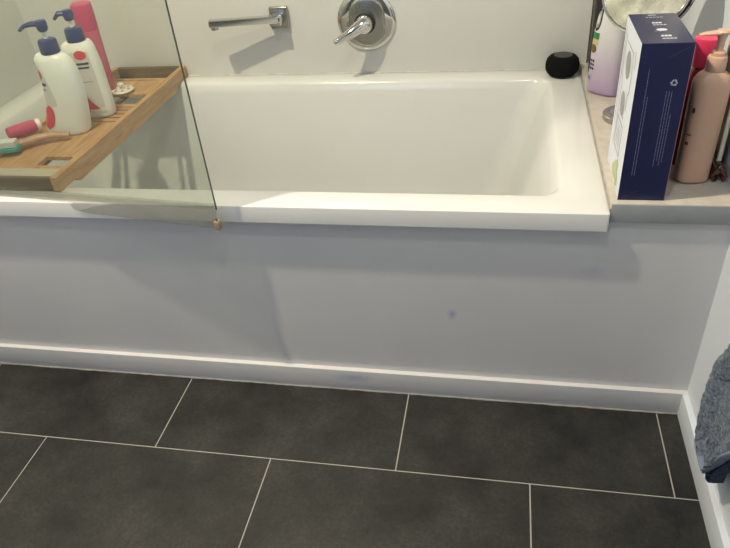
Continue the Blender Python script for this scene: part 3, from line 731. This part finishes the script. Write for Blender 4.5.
bm = bmesh.new(); lathe(bm, [(.0165, .226), (.0175, .228), (.0172, .250), (.0158, .253), (.0125, .254), (.0120, .260), (.0095, .262), (0, .262)], n=28); link('pump_collar', bm, PEACH, o, True)
bm = bmesh.new(); lathe(bm, [(.0060, .260), (.0068, .282), (.0100, .292), (.0125, .2965), (.0105, .299), (0, .2995)], n=20)
tube(bm, [(.004, 0, .2940), (-.015, -.002, .2950), (-.034, -.004, .2950), (-.043, -.005, .2935)], [.0095, .0085, .0062, .0035], 12, flat=.45); link('pump_head', bm, PEACHL, o, True)
# framed dark panel leaning on the right wall
o = thing('framed_mirror', 'small dark mirror with a pale frame against the wall right of the peach bottle', 'mirror', (-.016, .094, ZS + .0405))
bm = bmesh.new(); box(bm, -.010, -.0045, .012, .098, 0, .30); link('glass_panel', bm, DARKGLASS, o)
bm = bmesh.new(); box(bm, -.0120, -.0040, .098, .1040, 0, .30, .001, 1); link('frame_side', bm, PALEFR, o, True)
bm = bmesh.new(); box(bm, -.0120, -.0040, .006, .012, 0, .30, .001, 1); link('frame_side', bm, PALEFR, o, True)
bm = bmesh.new(); box(bm, -.0100, .0110, .066, .1040, -.0400, 0, .002, 1); link('foot', bm, P('grey brown plastic', (.16, .14, .13), .4, var=.15), o, True)
# brown hair claw
o = thing('hair_clip', 'brown tortoiseshell hair claw lying right of the foot of the peach bottle', 'hair clip', (-.0205, .110, ZS))
for sgn in (-1, 1):
    bm = bmesh.new()
    for k in range(6):
        y = -.021 + k * .0084
        tube(bm, [(sgn * .002, y, .026), (sgn * .0085, y, .021), (sgn * .0115, y, .012), (sgn * .0065, y, .0035)], [.0035, .0048, .0045, .0028], 8)
    tube(bm, [(sgn * .006, -.024, .0235), (sgn * .006, .024, .0235)], .0055, 10)
    link('claw', bm, TORT, o, True, 60)
bm = bmesh.new(); tube(bm, [(0, -.016, .0285), (0, .016, .0285)], .004, 10); link('hinge', bm, DCHROME, o, True)

# ------------------------------------------------------------------ towel on a hook
o = thing('towel', 'blue grey terry towel hanging in a point against the right wall', 'towel', (0, -.42, 0))
def interp(tab, z):
    for (z0, v0), (z1, v1) in zip(tab, tab[1:]):
        if z0 <= z <= z1:
            f = (z - z0) / (z1 - z0); return v0 + (v1 - v0) * f
    return tab[-1][1] if z > tab[-1][0] else tab[0][1]
LY = [(.140, -.308), (.150, -.290), (.175, -.248), (.20, -.227), (.25, -.214), (.30, -.209), (.35, -.214), (.44, -.262), (.55, -.315), (.80, -.385), (1.05, -.430)]
RY_ = [(.140, -.318), (.19, -.345), (.29, -.400), (.45, -.490), (.60, -.520), (.80, -.500), (1.05, -.450)]
def cloth(za, zb_, x_off, grow, mat, name, rough=.004, shift=0.0, ns=110, nt=44):
    bm = bmesh.new(); F = []; Bk = []
    for i in range(ns + 1):
        z = za + (zb_ - za) * i / ns; l = interp(LY, z - shift) + grow; r = interp(RY_, z - shift) - grow
        if l < r + .004: l = r + .004
        ra_, rb_ = [], []
        for k in range(nt + 1):
            f = k / nt; y = l + (r - l) * f
            fold = .010 * math.sin(9 * f + 2.2 + z * 1.5) * min(1, (l - r) / .1) + .006 * math.sin(17 * f + z * 5)
            edge = (1 - (2 * f - 1) ** 8) ** .5 if 0 < f < 1 else 0
            x = -.036 + x_off + fold * .8
            j = lambda: random.uniform(-1, 1) * rough
            ra_.append(bm.verts.new((x - .010 * edge + j() * .5, y + .42 + j() * (.6 if 0 < k < nt else .5), z + j() * .6)))
            rb_.append(bm.verts.new((x + .010 * edge + .0005, y + .42, z)))
        F.append(ra_); Bk.append(rb_)
    for i in range(ns):
        for k in range(nt):
            bm.faces.new((F[i][k], F[i][k+1], F[i+1][k+1], F[i+1][k])); bm.faces.new((Bk[i][k], Bk[i+1][k], Bk[i+1][k+1], Bk[i][k+1]))
        bm.faces.new((F[i][0], F[i+1][0], Bk[i+1][0], Bk[i][0])); bm.faces.new((F[i][nt], Bk[i][nt], Bk[i+1][nt], F[i+1][nt]))
    for i in (0, ns):
        for k in range(nt): bm.faces.new((F[i][k], F[i][k+1], Bk[i][k+1], Bk[i][k]))
    return link(name, bm, mat, o, True, 180)
random.seed(3)
cloth(.168, 1.06, -.004, .001, TOWEL, 'front_layer', .0035, shift=.028)
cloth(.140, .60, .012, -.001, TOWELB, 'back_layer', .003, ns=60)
# woven hem along the lower edge of the front layer
bm = bmesh.new(); hp = []
for k in range(40):
    z = .180 + .30 * k / 39; hp.append((-.0525 + .004 * math.sin(k * .3), interp(RY_, z - .028) + .42 + .004, z))
start = (-.0665, -.268 + .42, .190)
hp = [(-.052, -.256 + .42, .190), (-.053, -.270 + .42, .184)] + hp
tube(bm, hp, .0075, 10, flat=.6); link('hem', bm, HEM, o, True, 60)
hk = thing('wall_hook', 'chrome hook on the right wall holding the towel', 'hook', (0, -.44, 1.06))
bm = bmesh.new(); lathe(bm, [(.018, 0), (.018, .004), (0, .005)], n=24, T=Matrix.Rotation(math.radians(-90), 4, 'Y')); link('plate', bm, CHROME, hk, True)
bm = bmesh.new(); tube(bm, [(-.003, 0, 0), (-.045, 0, -.006), (-.062, 0, .004), (-.064, 0, .022)], .005, 10); link('peg', bm, CHROME, hk, True)
